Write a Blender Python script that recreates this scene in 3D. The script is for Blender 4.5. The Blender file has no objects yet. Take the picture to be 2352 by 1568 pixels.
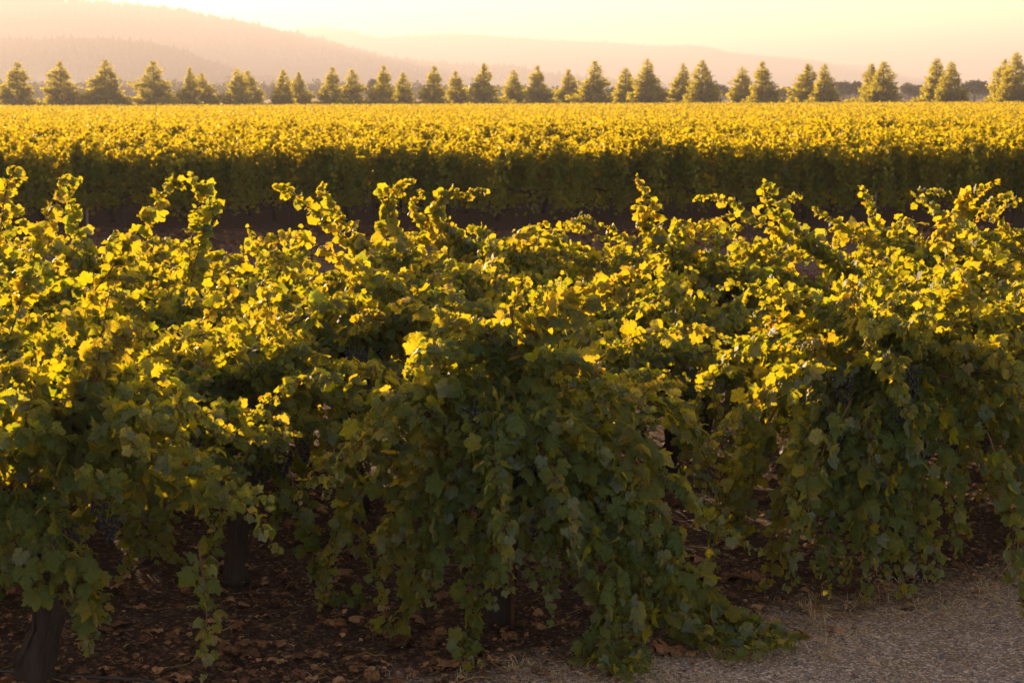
import bpy, math, random
import numpy as np
from mathutils import Matrix, Vector

R = math.radians
sc = bpy.context.scene
col = sc.collection
rng = np.random.default_rng(11)
random.seed(5)

# ------------------------------------------------------------------ camera
CAM_H, LENS, PITCH, ROLL = 2.9, 60.0, 8.17, -0.22
PW, PH = 2352.0, 1568.0                      # the photograph's coordinates used below
FPX = PW * LENS / 36.0
cam_data = bpy.data.cameras.new("camera")
cam = bpy.data.objects.new("camera", cam_data)
col.objects.link(cam)
cam_data.lens = LENS
cam_data.sensor_width = 36.0
cam_data.clip_start = 0.1
cam_data.clip_end = 30000
CAM_R = Matrix.Rotation(R(90 - PITCH), 3, 'X') @ Matrix.Rotation(R(ROLL), 3, 'Z')
cam.matrix_world = Matrix.Translation((0, 0, CAM_H)) @ CAM_R.to_4x4()
cam_data.dof.use_dof = True
cam_data.dof.focus_distance = 10.2
cam_data.dof.aperture_fstop = 6.3
sc.camera = cam

# ------------------------------------------------------------------ light
SUN_EL, SUN_AZ = 6.8, -26.0                  # azimuth from +Y, negative = left
w = bpy.data.worlds.new("World")
sc.world = w
w.use_nodes = True
nt = w.node_tree
bg = nt.nodes["Background"]
sky = nt.nodes.new("ShaderNodeTexSky")
sky.sky_type = 'NISHITA'
sky.sun_disc = False
sky.sun_elevation = R(SUN_EL)
sky.sun_rotation = R(SUN_AZ)
sky.dust_density = 0.6
sky.air_density = 1.0
sky.ozone_density = 1.2
smoke = nt.nodes.new("ShaderNodeMix")          # smoky air: the whole sky is a little warmer than clear air
smoke.data_type = 'RGBA'
smoke.blend_type = 'MULTIPLY'
smoke.inputs[0].default_value = 1.0
smoke.inputs[7].default_value = (1.0, 0.67, 0.62, 1)
nt.links.new(sky.outputs[0], smoke.inputs[6])
nt.links.new(smoke.outputs[2], bg.inputs[0])
bg.inputs[1].default_value = 0.088

sd = bpy.data.lights.new("sun", 'SUN')
sun = bpy.data.objects.new("sun", sd)
col.objects.link(sun)
sd.energy = 4.5
sd.angle = R(0.6)
sd.color = (1.0, 0.66, 0.38)
sun_dir = Vector((math.sin(R(SUN_AZ)) * math.cos(R(SUN_EL)), math.cos(R(SUN_AZ)) * math.cos(R(SUN_EL)), math.sin(R(SUN_EL))))
sun.rotation_euler = sun_dir.to_track_quat('Z', 'Y').to_euler()

sc.view_settings.view_transform = 'Standard'
sc.view_settings.look = 'None'
sc.view_settings.exposure = 3.0
sc.view_settings.gamma = 1.0
sc.render.engine = 'CYCLES'
cy = sc.cycles
cy.max_bounces = 7
cy.diffuse_bounces = 4
cy.glossy_bounces = 2
cy.transmission_bounces = 6
cy.transparent_max_bounces = 4
cy.volume_bounces = 0
cy.use_denoising = True
cy.caustics_reflective = False
cy.caustics_refractive = False


# ------------------------------------------------------------------ helpers
def at(px, py, D):
    """world point on the sight line of photo pixel (px, py), D metres ahead of the camera"""
    d = CAM_R @ Vector(((px - PW / 2) / FPX, -(py - PH / 2) / FPX, -1.0))
    s = D / d.y
    return np.array((d.x * s, D, CAM_H + d.z * s))


def ground(px, py, z=0.0):
    d = CAM_R @ Vector(((px - PW / 2) / FPX, -(py - PH / 2) / FPX, -1.0))
    s = (z - CAM_H) / d.z
    return np.array((d.x * s, d.y * s, z))


def norm(a):
    a = np.asarray(a, float)
    return a / (np.linalg.norm(a, axis=-1, keepdims=True) + 1e-9)


def mesh_from(name, V, F, mat=None, tint=None, luv=None, smooth=True):
    """V (n,3), F (m,k) array of equal-sized faces or list of such arrays"""
    if not isinstance(F, (list, tuple)):
        F = [F]
    F = [np.asarray(f, np.int32) for f in F if len(f)]
    me = bpy.data.meshes.new(name)
    V = np.asarray(V, np.float32)
    me.vertices.add(len(V))
    me.vertices.foreach_set("co", V.ravel())
    loops = np.concatenate([f.ravel() for f in F])
    sizes = np.concatenate([np.full(len(f), f.shape[1], np.int32) for f in F])
    starts = np.concatenate([[0], np.cumsum(sizes)[:-1]]).astype(np.int32)
    me.loops.add(len(loops))
    me.loops.foreach_set("vertex_index", loops)
    me.polygons.add(len(sizes))
    me.polygons.foreach_set("loop_start", starts)
    me.polygons.foreach_set("use_smooth", np.full(len(sizes), smooth, bool))
    if tint is not None:
        a = me.attributes.new("tint", 'FLOAT', 'POINT')
        a.data.foreach_set("value", np.asarray(tint, np.float32))
    if luv is not None:
        a = me.attributes.new("leafpos", 'FLOAT_VECTOR', 'POINT')
        a.data.foreach_set("vector", np.asarray(luv, np.float32).ravel())
    me.update(calc_edges=True)
    if mat:
        me.materials.append(mat)
    return me


def link(name, data, parent=None, loc=None):
    o = bpy.data.objects.new(name, data)
    col.objects.link(o)
    if parent is not None:
        o.parent = parent
    if loc is not None:
        o.location = loc
    return o


def tag(o, label=None, cat=None, group=None, kind=None):
    if label:
        o["label"] = label
    if cat:
        o["category"] = cat
    if group:
        o["group"] = group
    if kind:
        o["kind"] = kind
    return o


class Acc:
    """collects leaf batches, tubes and so on for ONE mesh"""
    def __init__(self):
        self.V, self.F3, self.F4, self.T, self.L, self.n = [], [], [], [], [], 0

    def add(self, V, F3=None, F4=None, tint=0.5, luv=None):
        V = np.asarray(V, float).reshape(-1, 3)
        if F3 is not None and len(F3):
            self.F3.append(np.asarray(F3) + self.n)
        if F4 is not None and len(F4):
            self.F4.append(np.asarray(F4) + self.n)
        self.V.append(V)
        self.T.append(np.broadcast_to(np.asarray(tint, float), (len(V),)))
        self.L.append(np.zeros((len(V), 3)) if luv is None else luv)
        self.n += len(V)

    def mesh(self, name, mat, origin=(0, 0, 0), smooth=True):
        F = []
        if self.F3:
            F.append(np.concatenate(self.F3))
        if self.F4:
            F.append(np.concatenate(self.F4))
        return mesh_from(name, np.concatenate(self.V) - np.asarray(origin, float), F, mat,
                         np.concatenate(self.T), np.concatenate(self.L), smooth)


def tube(P, r, sides=6, jitter=0.0, ridge=0.0):
    P = np.asarray(P, float)
    n = len(P)
    r = np.broadcast_to(np.asarray(r, float), (n,))
    T = norm(np.gradient(P, axis=0))
    ref = np.array((0.31, 0.22, 0.9)) if abs(T[:, 2]).mean() < 0.8 else np.array((1.0, 0.1, 0.0))
    X = norm(np.cross(T, ref))
    Y = np.cross(T, X)
    a = np.linspace(0, 2 * np.pi, sides, endpoint=False)
    rr = r[:, None] * (1 + jitter * rng.normal(size=(n, sides)))
    if ridge:
        rr = rr * (1 + ridge * np.cos(4 * a[None] + 3.0 * np.linspace(0, 1, n)[:, None]) + 0.6 * ridge * np.cos(7 * a[None] - 5.0 * np.linspace(0, 1, n)[:, None]))
    V = P[:, None] + rr[..., None] * (np.cos(a)[None, :, None] * X[:, None] + np.sin(a)[None, :, None] * Y[:, None])
    F = []
    for i in range(n - 1):
        for j in range(sides):
            k = (j + 1) % sides
            F.append((i * sides + j, i * sides + k, (i + 1) * sides + k, (i + 1) * sides + j))
    V = V.reshape(-1, 3)
    V = np.vstack([V, P[:1], P[-1:]])
    C = []
    for j in range(sides):
        k = (j + 1) % sides
        C.append((n * sides, k, j))
        C.append((n * sides + 1, (n - 1) * sides + j, (n - 1) * sides + k))
    return V, np.array(C), np.array(F)


def smooth_path(pts, n):
    """Catmull-Rom through pts, n samples"""
    P = np.asarray(pts, float)
    P = np.vstack([2 * P[0] - P[1], P, 2 * P[-1] - P[-2]])
    m = len(P) - 3
    u = np.linspace(0, m - 1e-6, n)
    i = u.astype(int)
    t = (u - i)[:, None]
    a, b, c, d = P[i], P[i + 1], P[i + 2], P[i + 3]
    return 0.5 * ((2 * b) + (-a + c) * t + (2 * a - 5 * b + 4 * c - d) * t ** 2 + (-a + 3 * b - 3 * c + d) * t ** 3)


# ------------------------------------------------------------------ materials
def new_mat(name):
    m = bpy.data.materials.new(name)
    m.use_nodes = True
    t = m.node_tree
    t.nodes.clear()
    out = t.nodes.new("ShaderNodeOutputMaterial")
    return m, t, out


def N(t, typ, **kw):
    n = t.nodes.new(typ)
    for k, v in kw.items():
        setattr(n, k, v)
    return n


def ramp(t, fac, stops):
    r = t.nodes.new("ShaderNodeValToRGB")
    e = r.color_ramp.elements
    while len(e) < len(stops):
        e.new(0.5)
    for q, (p, c) in zip(e, stops):
        q.position = p
        q.color = (*c, 1)
    t.links.new(fac, r.inputs[0])
    return r.outputs[0]


def math_node(t, op, a, b=None, c=None):
    n = t.nodes.new("ShaderNodeMath")
    n.operation = op
    for i, v in enumerate((a, b, c)):
        if v is None:
            continue
        if isinstance(v, (int, float)):
            n.inputs[i].default_value = v
        else:
            t.links.new(v, n.inputs[i])
    return n.outputs[0]


def mix_col(t, fac, a, b):
    n = t.nodes.new("ShaderNodeMix")
    n.data_type = 'RGBA'
    for sock, v in ((n.inputs[0], fac), (n.inputs[6], a), (n.inputs[7], b)):
        if isinstance(v, (int, float)):
            sock.default_value = v
        elif isinstance(v, tuple):
            sock.default_value = (*v, 1)
        else:
            t.links.new(v, sock)
    return n.outputs[2]


def leaf_material(name, top, under, trans, rough=0.5, trans_mix=0.58, stem=(0.10, 0.035, 0.015), veins=True, spec=0.22):
    """two-sided thin leaf: glossy green front, pale underside, yellow transmitted light; tint varies per leaf"""
    m, t, out = new_mat(name)
    at_ = N(t, "ShaderNodeAttribute", attribute_name="tint")
    tint0 = at_.outputs["Fac"]
    gp = N(t, "ShaderNodeNewGeometry")
    mott = N(t, "ShaderNodeTexNoise")            # blotches inside each blade
    mott.inputs["Scale"].default_value = 55.0 if veins else 9.0
    mott.inputs["Detail"].default_value = 3
    t.links.new(gp.outputs["Position"], mott.inputs["Vector"])
    tint = math_node(t, 'ADD', tint0, math_node(t, 'MULTIPLY', math_node(t, 'SUBTRACT', mott.outputs[0], 0.5), 0.75 if veins else 0.5))
    geo = N(t, "ShaderNodeNewGeometry")
    cf = ramp(t, tint, [(0.0, top[0]), (0.5, top[1]), (1.0, top[2])])
    cu = ramp(t, tint, [(0.0, under[0]), (1.0, under[1])])
    ct = ramp(t, tint, [(0.0, trans[0]), (0.5, trans[1]), (1.0, trans[2])])
    base = mix_col(t, geo.outputs["Backfacing"], cf, cu)
    if veins:
        lp = N(t, "ShaderNodeAttribute", attribute_name="leafpos")
        sx = N(t, "ShaderNodeSeparateXYZ")
        t.links.new(lp.outputs["Vector"], sx.inputs[0])
        ang = math_node(t, 'ARCTAN2', sx.outputs[0], sx.outputs[1])
        rad = math_node(t, 'SQRT', math_node(t, 'ADD', math_node(t, 'MULTIPLY', sx.outputs[0], sx.outputs[0]),
                                             math_node(t, 'MULTIPLY', sx.outputs[1], sx.outputs[1])))
        pp = math_node(t, 'PINGPONG', ang, 0.42)
        dist = math_node(t, 'MULTIPLY', pp, rad)
        vein = math_node(t, 'LESS_THAN', dist, 0.018)
        vein = math_node(t, 'MULTIPLY', vein, 0.45)
        base = mix_col(t, vein, base, (0.20, 0.20, 0.06))
        ct = mix_col(t, vein, ct, (0.20, 0.16, 0.02))
    isstem = math_node(t, 'GREATER_THAN', tint0, 1.5)
    base = mix_col(t, isstem, base, stem)
    ct = mix_col(t, isstem, ct, (0.02, 0.006, 0.002))
    p = N(t, "ShaderNodeBsdfPrincipled")
    t.links.new(base, p.inputs["Base Color"])
    p.inputs["Roughness"].default_value = rough
    p.inputs["Specular IOR Level"].default_value = spec
    tr = N(t, "ShaderNodeBsdfTranslucent")
    if veins:                                    # puckered blade
        pk = N(t, "ShaderNodeTexNoise")
        pk.inputs["Scale"].default_value = 95.0
        pk.inputs["Detail"].default_value = 2
        t.links.new(gp.outputs["Position"], pk.inputs["Vector"])
        bp = N(t, "ShaderNodeBump")
        bp.inputs["Strength"].default_value = 0.9
        bp.inputs["Distance"].default_value = 0.012
        t.links.new(pk.outputs[0], bp.inputs["Height"])
        t.links.new(bp.outputs[0], p.inputs["Normal"])
        t.links.new(bp.outputs[0], tr.inputs["Normal"])
    t.links.new(ct, tr.inputs["Color"])
    mx = N(t, "ShaderNodeMixShader")
    mx.inputs[0].default_value = trans_mix
    t.links.new(p.outputs[0], mx.inputs[1])
    t.links.new(tr.outputs[0], mx.inputs[2])
    t.links.new(mx.outputs[0], out.inputs[0])
    return m


M = {}
M['leaf'] = leaf_material("grape_leaf",
                          [(0.040, 0.084, 0.030), (0.064, 0.118, 0.034), (0.096, 0.135, 0.030)],
                          [(0.090, 0.145, 0.105), (0.135, 0.185, 0.12)],
                          [(0.29, 0.36, 0.004), (0.47, 0.42, 0.004), (0.68, 0.45, 0.005)])
M['far_leaf'] = leaf_material("hedge_leaf",
                              [(0.040, 0.082, 0.020), (0.062, 0.112, 0.022), (0.10, 0.135, 0.022)],
                              [(0.07, 0.10, 0.05), (0.11, 0.14, 0.06)],
                              [(0.38, 0.34, 0.003), (0.52, 0.41, 0.003), (0.64, 0.46, 0.004)], veins=False, spec=0.08)
M['needle'] = leaf_material("conifer_needles",
                            [(0.055, 0.072, 0.012), (0.085, 0.098, 0.014), (0.12, 0.12, 0.018)],
                            [(0.06, 0.07, 0.02), (0.09, 0.09, 0.025)],
                            [(0.42, 0.39, 0.005), (0.58, 0.51, 0.006), (0.72, 0.59, 0.008)], rough=0.6, trans_mix=0.6, veins=False)
M['oak_leaf'] = leaf_material("broadleaf_crown",
                              [(0.030, 0.045, 0.016), (0.045, 0.058, 0.018), (0.065, 0.075, 0.022)],
                              [(0.04, 0.055, 0.02), (0.06, 0.07, 0.025)],
                              [(0.06, 0.06, 0.012), (0.10, 0.095, 0.015), (0.16, 0.13, 0.02)], rough=0.6, trans_mix=0.35, veins=False)
M['dead_leaf'] = leaf_material("dry_leaf",
                               [(0.055, 0.022, 0.010), (0.17, 0.070, 0.028), (0.48, 0.25, 0.11)],
                               [(0.12, 0.055, 0.025), (0.28, 0.15, 0.06)],
                               [(0.08, 0.03, 0.01), (0.14, 0.05, 0.015), (0.20, 0.09, 0.02)], rough=0.75, trans_mix=0.2)


def bark_material(name, c0, c1, scale=22.0, bump=0.8):
    m, t, out = new_mat(name)
    tc = N(t, "ShaderNodeTexCoord")
    mp = N(t, "ShaderNodeMapping")
    mp.inputs["Scale"].default_value = (1.0, 1.0, 0.16)
    t.links.new(tc.outputs["Object"], mp.inputs[0])
    no = N(t, "ShaderNodeTexNoise")
    no.inputs["Scale"].default_value = scale
    no.inputs["Detail"].default_value = 6
    no.inputs["Roughness"].default_value = 0.7
    t.links.new(mp.outputs[0], no.inputs["Vector"])
    c = ramp(t, no.outputs[0], [(0.3, c0), (0.7, c1)])
    p = N(t, "ShaderNodeBsdfPrincipled")
    p.inputs["Roughness"].default_value = 0.85
    t.links.new(c, p.inputs["Base Color"])
    b = N(t, "ShaderNodeBump")
    b.inputs["Strength"].default_value = bump
    b.inputs["Distance"].default_value = 0.02
    t.links.new(no.outputs[0], b.inputs["Height"])
    t.links.new(b.outputs[0], p.inputs["Normal"])
    t.links.new(p.outputs[0], out.inputs[0])
    return m


M['bark'] = bark_material("vine_bark", (0.010, 0.0065, 0.005), (0.042, 0.026, 0.018), 34, 1.6)
M['cane'] = bark_material("cane_bark", (0.055, 0.022, 0.010), (0.15, 0.062, 0.026), 40, 0.3)
M['tree_bark'] = bark_material("tree_bark", (0.03, 0.022, 0.016), (0.09, 0.065, 0.045), 4)
M['post_wood'] = bark_material("weathered_post", (0.10, 0.08, 0.065), (0.24, 0.20, 0.165), 16, 0.4)
M['rust'] = bark_material("rusty_metal", (0.055, 0.024, 0.012), (0.15, 0.062, 0.028), 60, 0.2)


def simple_mat(name, c0, c1, rough=0.6, scale=30.0, spec=0.4):
    m, t, out = new_mat(name)
    tc = N(t, "ShaderNodeTexCoord")
    no = N(t, "ShaderNodeTexNoise")
    no.inputs["Scale"].default_value = scale
    no.inputs["Detail"].default_value = 4
    t.links.new(tc.outputs["Object"], no.inputs["Vector"])
    c = ramp(t, no.outputs[0], [(0.3, c0), (0.7, c1)])
    p = N(t, "ShaderNodeBsdfPrincipled")
    p.inputs["Roughness"].default_value = rough
    p.inputs["Specular IOR Level"].default_value = spec
    t.links.new(c, p.inputs["Base Color"])
    t.links.new(p.outputs[0], out.inputs[0])
    return m


M['grape'] = simple_mat("grape_skin", (0.007, 0.007, 0.011), (0.022, 0.021, 0.032), 0.5, 70)
M['green_grape'] = simple_mat("unripe_grape_skin", (0.10, 0.14, 0.04), (0.16, 0.20, 0.07), 0.45, 70)
M['hose'] = simple_mat("black_hose", (0.012, 0.012, 0.012), (0.03, 0.028, 0.026), 0.5, 10)
M['hill'] = simple_mat("wooded_hillside", (0.030, 0.034, 0.016), (0.065, 0.060, 0.026), 0.95, 0.02, 0.05)
M['hill_trees'] = simple_mat("hill_tree_cover", (0.022, 0.026, 0.012), (0.045, 0.046, 0.02), 0.95, 0.05, 0.05)


def tint_mat(name, stops, rough=0.8):
    m, t, out = new_mat(name)
    a = N(t, "ShaderNodeAttribute", attribute_name="tint")
    c = ramp(t, a.outputs["Fac"], stops)
    p = N(t, "ShaderNodeBsdfPrincipled")
    p.inputs["Roughness"].default_value = rough
    t.links.new(c, p.inputs["Base Color"])
    t.links.new(p.outputs[0], out.inputs[0])
    return m


M['pebble'] = tint_mat("pebble_stone", [(0.0, (0.05, 0.045, 0.04)), (0.6, (0.17, 0.145, 0.125)), (0.92, (0.30, 0.27, 0.24)), (1.0, (0.55, 0.52, 0.48))])
M['straw'] = tint_mat("dry_straw", [(0.0, (0.10, 0.065, 0.03)), (0.5, (0.24, 0.17, 0.075)), (1.0, (0.42, 0.32, 0.16))])

# road edge in world XY: a straight line through two ground points; >0 on the road side
E0, E1 = ground(1230, 1568)[:2], ground(2352, 1318)[:2]
Ed = norm(E1 - E0)
En = np.array((Ed[1], -Ed[0]))              # towards the road (right / nearer)


def road_side(P):
    return (np.asarray(P)[..., 0] - E0[0]) * En[0] + (np.asarray(P)[..., 1] - E0[1]) * En[1]


def ground_material(name, gravel_only=False):
    m, t, out = new_mat(name)
    geo = N(t, "ShaderNodeNewGeometry")
    pos = geo.outputs["Position"]

    def noise(scale, detail=4, rough=0.6):
        n = N(t, "ShaderNodeTexNoise")
        n.inputs["Scale"].default_value = scale
        n.inputs["Detail"].default_value = detail
        n.inputs["Roughness"].default_value = rough
        t.links.new(pos, n.inputs["Vector"])
        return n.outputs[0]

    def voro(scale, feature='F1'):
        n = N(t, "ShaderNodeTexVoronoi")
        n.feature = feature
        n.inputs["Scale"].default_value = scale
        t.links.new(pos, n.inputs["Vector"])
        return n

    # gravel
    v1 = voro(75.0)
    v2 = voro(160.0)
    sep = N(t, "ShaderNodeSeparateColor")
    t.links.new(v1.outputs["Color"], sep.inputs[0])
    g1 = ramp(t, sep.outputs[0], [(0.0, (0.05, 0.042, 0.037)), (0.45, (0.16, 0.135, 0.12)), (0.8, (0.34, 0.29, 0.25)), (1.0, (0.62, 0.57, 0.52))])
    sep2 = N(t, "ShaderNodeSeparateColor")
    t.links.new(v2.outputs["Color"], sep2.inputs[0])
    g2 = ramp(t, sep2.outputs[1], [(0.0, (0.09, 0.073, 0.06)), (0.6, (0.24, 0.20, 0.165)), (1.0, (0.40, 0.34, 0.29))])
    grav = mix_col(t, 0.36, g1, g2)
    tone = ramp(t, noise(2.3, 7, 0.72), [(0.32, (1.15, 0.92, 0.62)), (0.5, (1.45, 1.24, 0.95)), (0.7, (1.55, 1.38, 1.18))])
    mul = N(t, "ShaderNodeMix", data_type='RGBA', blend_type='MULTIPLY')
    mul.inputs[0].default_value = 1.0
    t.links.new(grav, mul.inputs[6])
    t.links.new(tone, mul.inputs[7])
    grav = mul.outputs[2]
    # soil with bark chips and clods
    v3 = voro(48.0)
    sep3 = N(t, "ShaderNodeSeparateColor")
    t.links.new(v3.outputs["Color"], sep3.inputs[0])
    s1 = ramp(t, sep3.outputs[0], [(0.0, (0.018, 0.010, 0.006)), (0.6, (0.058, 0.032, 0.017)), (0.88, (0.17, 0.085, 0.042)), (1.0, (0.40, 0.24, 0.13))])
    s2 = ramp(t, noise(9.0, 8, 0.7), [(0.3, (0.020, 0.012, 0.007)), (0.7, (0.085, 0.046, 0.024))])
    soil = mix_col(t, 0.5, s1, s2)
    if gravel_only:
        colr = grav
    else:
        dx = N(t, "ShaderNodeVectorMath", operation='DOT_PRODUCT')
        t.links.new(pos, dx.inputs[0])
        dx.inputs[1].default_value = (En[0], En[1], 0)
        off = float(E0[0] * En[0] + E0[1] * En[1])
        sd_ = math_node(t, 'SUBTRACT', dx.outputs["Value"], off)
        wob = math_node(t, 'MULTIPLY', math_node(t, 'SUBTRACT', noise(2.2, 6, 0.7), 0.5), 1.6)
        mask = math_node(t, 'ADD', sd_, wob)
        mask = math_node(t, 'MULTIPLY_ADD', mask, 1.5, 0.75)
        mask.node.use_clamp = True
        colr = mix_col(t, mask, soil, grav)
    p = N(t, "ShaderNodeBsdfPrincipled")
    p.inputs["Roughness"].default_value = 0.95
    p.inputs["Specular IOR Level"].default_value = 0.15
    t.links.new(colr, p.inputs["Base Color"])
    b = N(t, "ShaderNodeBump")
    b.inputs["Strength"].default_value = 0.9
    b.inputs["Distance"].default_value = 0.012
    hgt = math_node(t, 'ADD', math_node(t, 'MULTIPLY', v1.outputs["Distance"], -1.0), noise(28, 6, 0.7))
    t.links.new(hgt, b.inputs["Height"])
    t.links.new(b.outputs[0], p.inputs["Normal"])
    t.links.new(p.outputs[0], out.inputs[0])
    return m


M['ground'] = ground_material("vineyard_soil")
M['gravel'] = ground_material("gravel_track", True)


# ------------------------------------------------------------------ setting: ground, road, hills
def grid_ground():
    # one sheet; fine near the camera with small relief, coarse out to the horizon
    xs = np.concatenate([[-8000, -2500, -900, -300, -100, -40, -20], np.arange(-11, 11.01, 0.10), [20, 40, 100, 300, 900, 2500, 8000]])
    ys = np.concatenate([[-300, -60, -10, 0, 4], np.arange(6.5, 19.01, 0.10), [22, 26, 31, 36, 45, 60, 90, 150, 300, 700, 1500, 3500, 6500, 9000, 12500]])
    X, Y = np.meshgrid(xs, ys)
    Z = np.zeros_like(X)
    near = (np.abs(X) < 11.1) & (Y > 6.4) & (Y < 19.1)
    q = 0.018 * np.sin(X * 2.3 + 1.3 * np.sin(Y * 1.7)) + 0.014 * np.sin(Y * 3.1 + X * 1.1) + 0.010 * rng.normal(size=X.shape)
    soilness = np.clip(0.2 - road_side(np.stack([X, Y], -1)), 0, 0.6) / 0.6
    edge = np.clip(np.minimum.reduce([11 - np.abs(X), Y - 6.5, 19 - Y]) / 1.0, 0, 1)
    Z = np.where(near, (q - 0.03) * soilness * edge, 0.0)
    V = np.stack([X, Y, Z], -1).reshape(-1, 3)
    ny, nx = X.shape
    i = np.arange(ny - 1)[:, None] * nx + np.arange(nx - 1)[None, :]
    F = np.stack([i, i + 1, i + nx + 1, i + nx], -1).reshape(-1, 4)
    return mesh_from("ground", V, F, M['ground'])


tag(link("ground", grid_ground()), kind="structure")


def gravel_road():
    n = 160
    s = np.linspace(-8, 14, n)
    wob = 0.35 + 0.10 * np.sin(s * 2.1) + 0.07 * np.sin(s * 5.3 + 1) + 0.05 * rng.normal(size=n)
    a = E0[None] + s[:, None] * Ed[None] + wob[:, None] * En[None]
    b = E0[None] + s[:, None] * Ed[None] + 5.0 * En[None]
    V = np.concatenate([np.c_[a, np.full(n, 0.004)], np.c_[b, np.full(n, 0.004)]])
    F = np.array([(i, n + i, n + i + 1, i + 1) for i in range(n - 1)])
    return mesh_from("gravel_road", V, F, M['gravel'])


tag(link("gravel_road", gravel_road()), kind="structure")


def cone_trees(P, H, Wd, sides=5):
    """many simple far trees: two stacked cones each"""
    n = len(P)
    a = np.linspace(0, 2 * np.pi, sides, endpoint=False)
    V, F = [], []
    base = 0
    for lo, hi, wr in ((0.0, 0.62, 1.0), (0.38, 1.0, 0.62)):
        ring = np.stack([np.cos(a), np.sin(a), np.zeros(sides)], -1)
        rv = P[:, None] + ring[None] * (Wd * 0.5 * wr)[:, None, None] * rng.uniform(0.7, 1.2, (n, sides, 1)) + np.array((0, 0, 1.0)) * (H * lo)[:, None, None]
        ap = P + np.array((0, 0, 1.0)) * (H * hi)[:, None] + rng.normal(size=(n, 3)) * (Wd * 0.05)[:, None]
        vv = np.concatenate([rv, ap[:, None]], 1)
        idx = base + np.arange(n)[:, None, None] * (sides + 1)
        j = np.arange(sides)
        tri = np.stack([j, (j + 1) % sides, np.full(sides, sides)], -1)[None]
        V.append(vv.reshape(-1, 3))
        F.append((idx + tri).reshape(-1, 3))
        base += n * (sides + 1)
    return np.concatenate(V), np.concatenate(F)


def hill(name, D, sky_pts, depth, tree_h, n_trees, rough, seed):
    r = np.random.default_rng(seed)
    px = np.array([p[0] for p in sky_pts], float)
    py = np.array([p[1] for p in sky_pts], float)
    nx, ny = 220, 26
    u = np.linspace(px[0], px[-1], nx)
    crest_px = np.interp(u, px, py)
    crest = np.array([at(a, b, D) for a, b in zip(u, crest_px)])
    cz = np.maximum(crest[:, 2] - tree_h * 0.75, 0.5)
    # smooth roughness along the crest
    ph = r.uniform(0, 6.28, 12)
    V = np.zeros((ny, nx, 3))
    for j in range(ny):
        v = -1 + 2 * j / (ny - 1)                 # -1 foot near, 0 crest, 1 far foot
        prof = 1 - abs(v) ** 1.25
        V[j, :, 0] = crest[:, 0] * (1 + v * depth / D * 0.35)
        V[j, :, 1] = D + v * depth + 0.16 * depth * np.sin(crest[:, 0] * 6.0 / D * 3 + ph[0] + v)
        gul = sum(np.sin(crest[:, 0] / D * f + ph[k] + v * 2.1 * (k % 3)) / (k + 1) for k, f in enumerate((17, 31, 57, 90)))
        V[j, :, 2] = cz * np.clip(prof * (1 + (0.10 * gul) * (1 - prof)), 0, None) - (2.0 if abs(v) > 0.99 else 0)
    i = np.arange(ny - 1)[:, None] * nx + np.arange(nx - 1)[None, :]
    F = np.stack([i, i + 1, i + nx + 1, i + nx], -1).reshape(-1, 4)
    tag(link(name, mesh_from(name, V.reshape(-1, 3), F, M['hill'])), kind="structure")
    # tree cover: on the near slope, thick along the crest
    j = np.clip(((ny - 1) / 2 - np.abs(r.normal(0, 3.2, n_trees))), 1, ny - 2)
    ii = r.uniform(0, nx - 1.01, n_trees)
    j0, i0 = j.astype(int), ii.astype(int)
    fj, fi = (j - j0)[:, None], (ii - i0)[:, None]
    P = (V[j0, i0] * (1 - fj) * (1 - fi) + V[j0 + 1, i0] * fj * (1 - fi) + V[j0, i0 + 1] * (1 - fj) * fi + V[j0 + 1, i0 + 1] * fj * fi)
    H = tree_h * r.uniform(0.45, 1.0, n_trees) * np.where(r.random(n_trees) < 0.06, 1.6, 1.0)
    Wd = H * r.uniform(0.5, 0.95, n_trees)
    P[:, 2] -= 0.1 * H
    Vt, Ft = cone_trees(P, H, Wd)
    tag(link(rough, mesh_from(rough, Vt, Ft, M['hill_trees'], smooth=False)),
        {"hill_A": "hazy forest covering the big hill at upper left", "hill_B": "hazy wood on the low spur behind the left conifers",
         "hill_C": "faint tree cover along the long pale ridge in the centre", "hill_D": "faintest tree cover on the farthest ridge at right"}[{4200: "hill_A", 2750: "hill_B", 7000: "hill_C", 8600: "hill_D"}[D]],
        "forest", kind="stuff")


hill("hill", 4200, [(-500, 40), (-200, 0), (60, -8), (180, 0), (400, 14), (520, 34), (640, 62), (740, 84), (830, 112), (900, 128), (1000, 138), (1080, 146),
                    (1180, 149), (1250, 165), (1330, 176), (1430, 186), (1600, 214)], 1200, 15, 8000, "hillside_forest", 1)
hill("hill", 2750, [(-400, 90), (-100, 82), (0, 82), (100, 90), (200, 87), (300, 92), (400, 102), (470, 122), (540, 150), (600, 172), (700, 192), (820, 216)], 800, 12, 7000,
     "hillside_forest", 2)
hill("hill", 7000, [(300, 150), (500, 110), (650, 78), (700, 66), (760, 60), (820, 68), (870, 84), (960, 75), (1040, 71), (1100, 72), (1200, 79), (1300, 84), (1400, 88), (1500, 97),
                    (1570, 96), (1610, 97), (1680, 114), (1760, 126), (1850, 134), (1950, 160), (2100, 190), (2300, 212)], 1300, 15, 3000, "hillside_forest", 3)
hill("hill", 8600, [(1300, 150), (1450, 118), (1590, 94), (1700, 118), (1800, 124), (1900, 140), (1985, 148), (2060, 170), (2160, 190), (2352, 205), (2600, 212)], 1600, 10, 800,
     "hillside_forest", 4)

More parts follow.
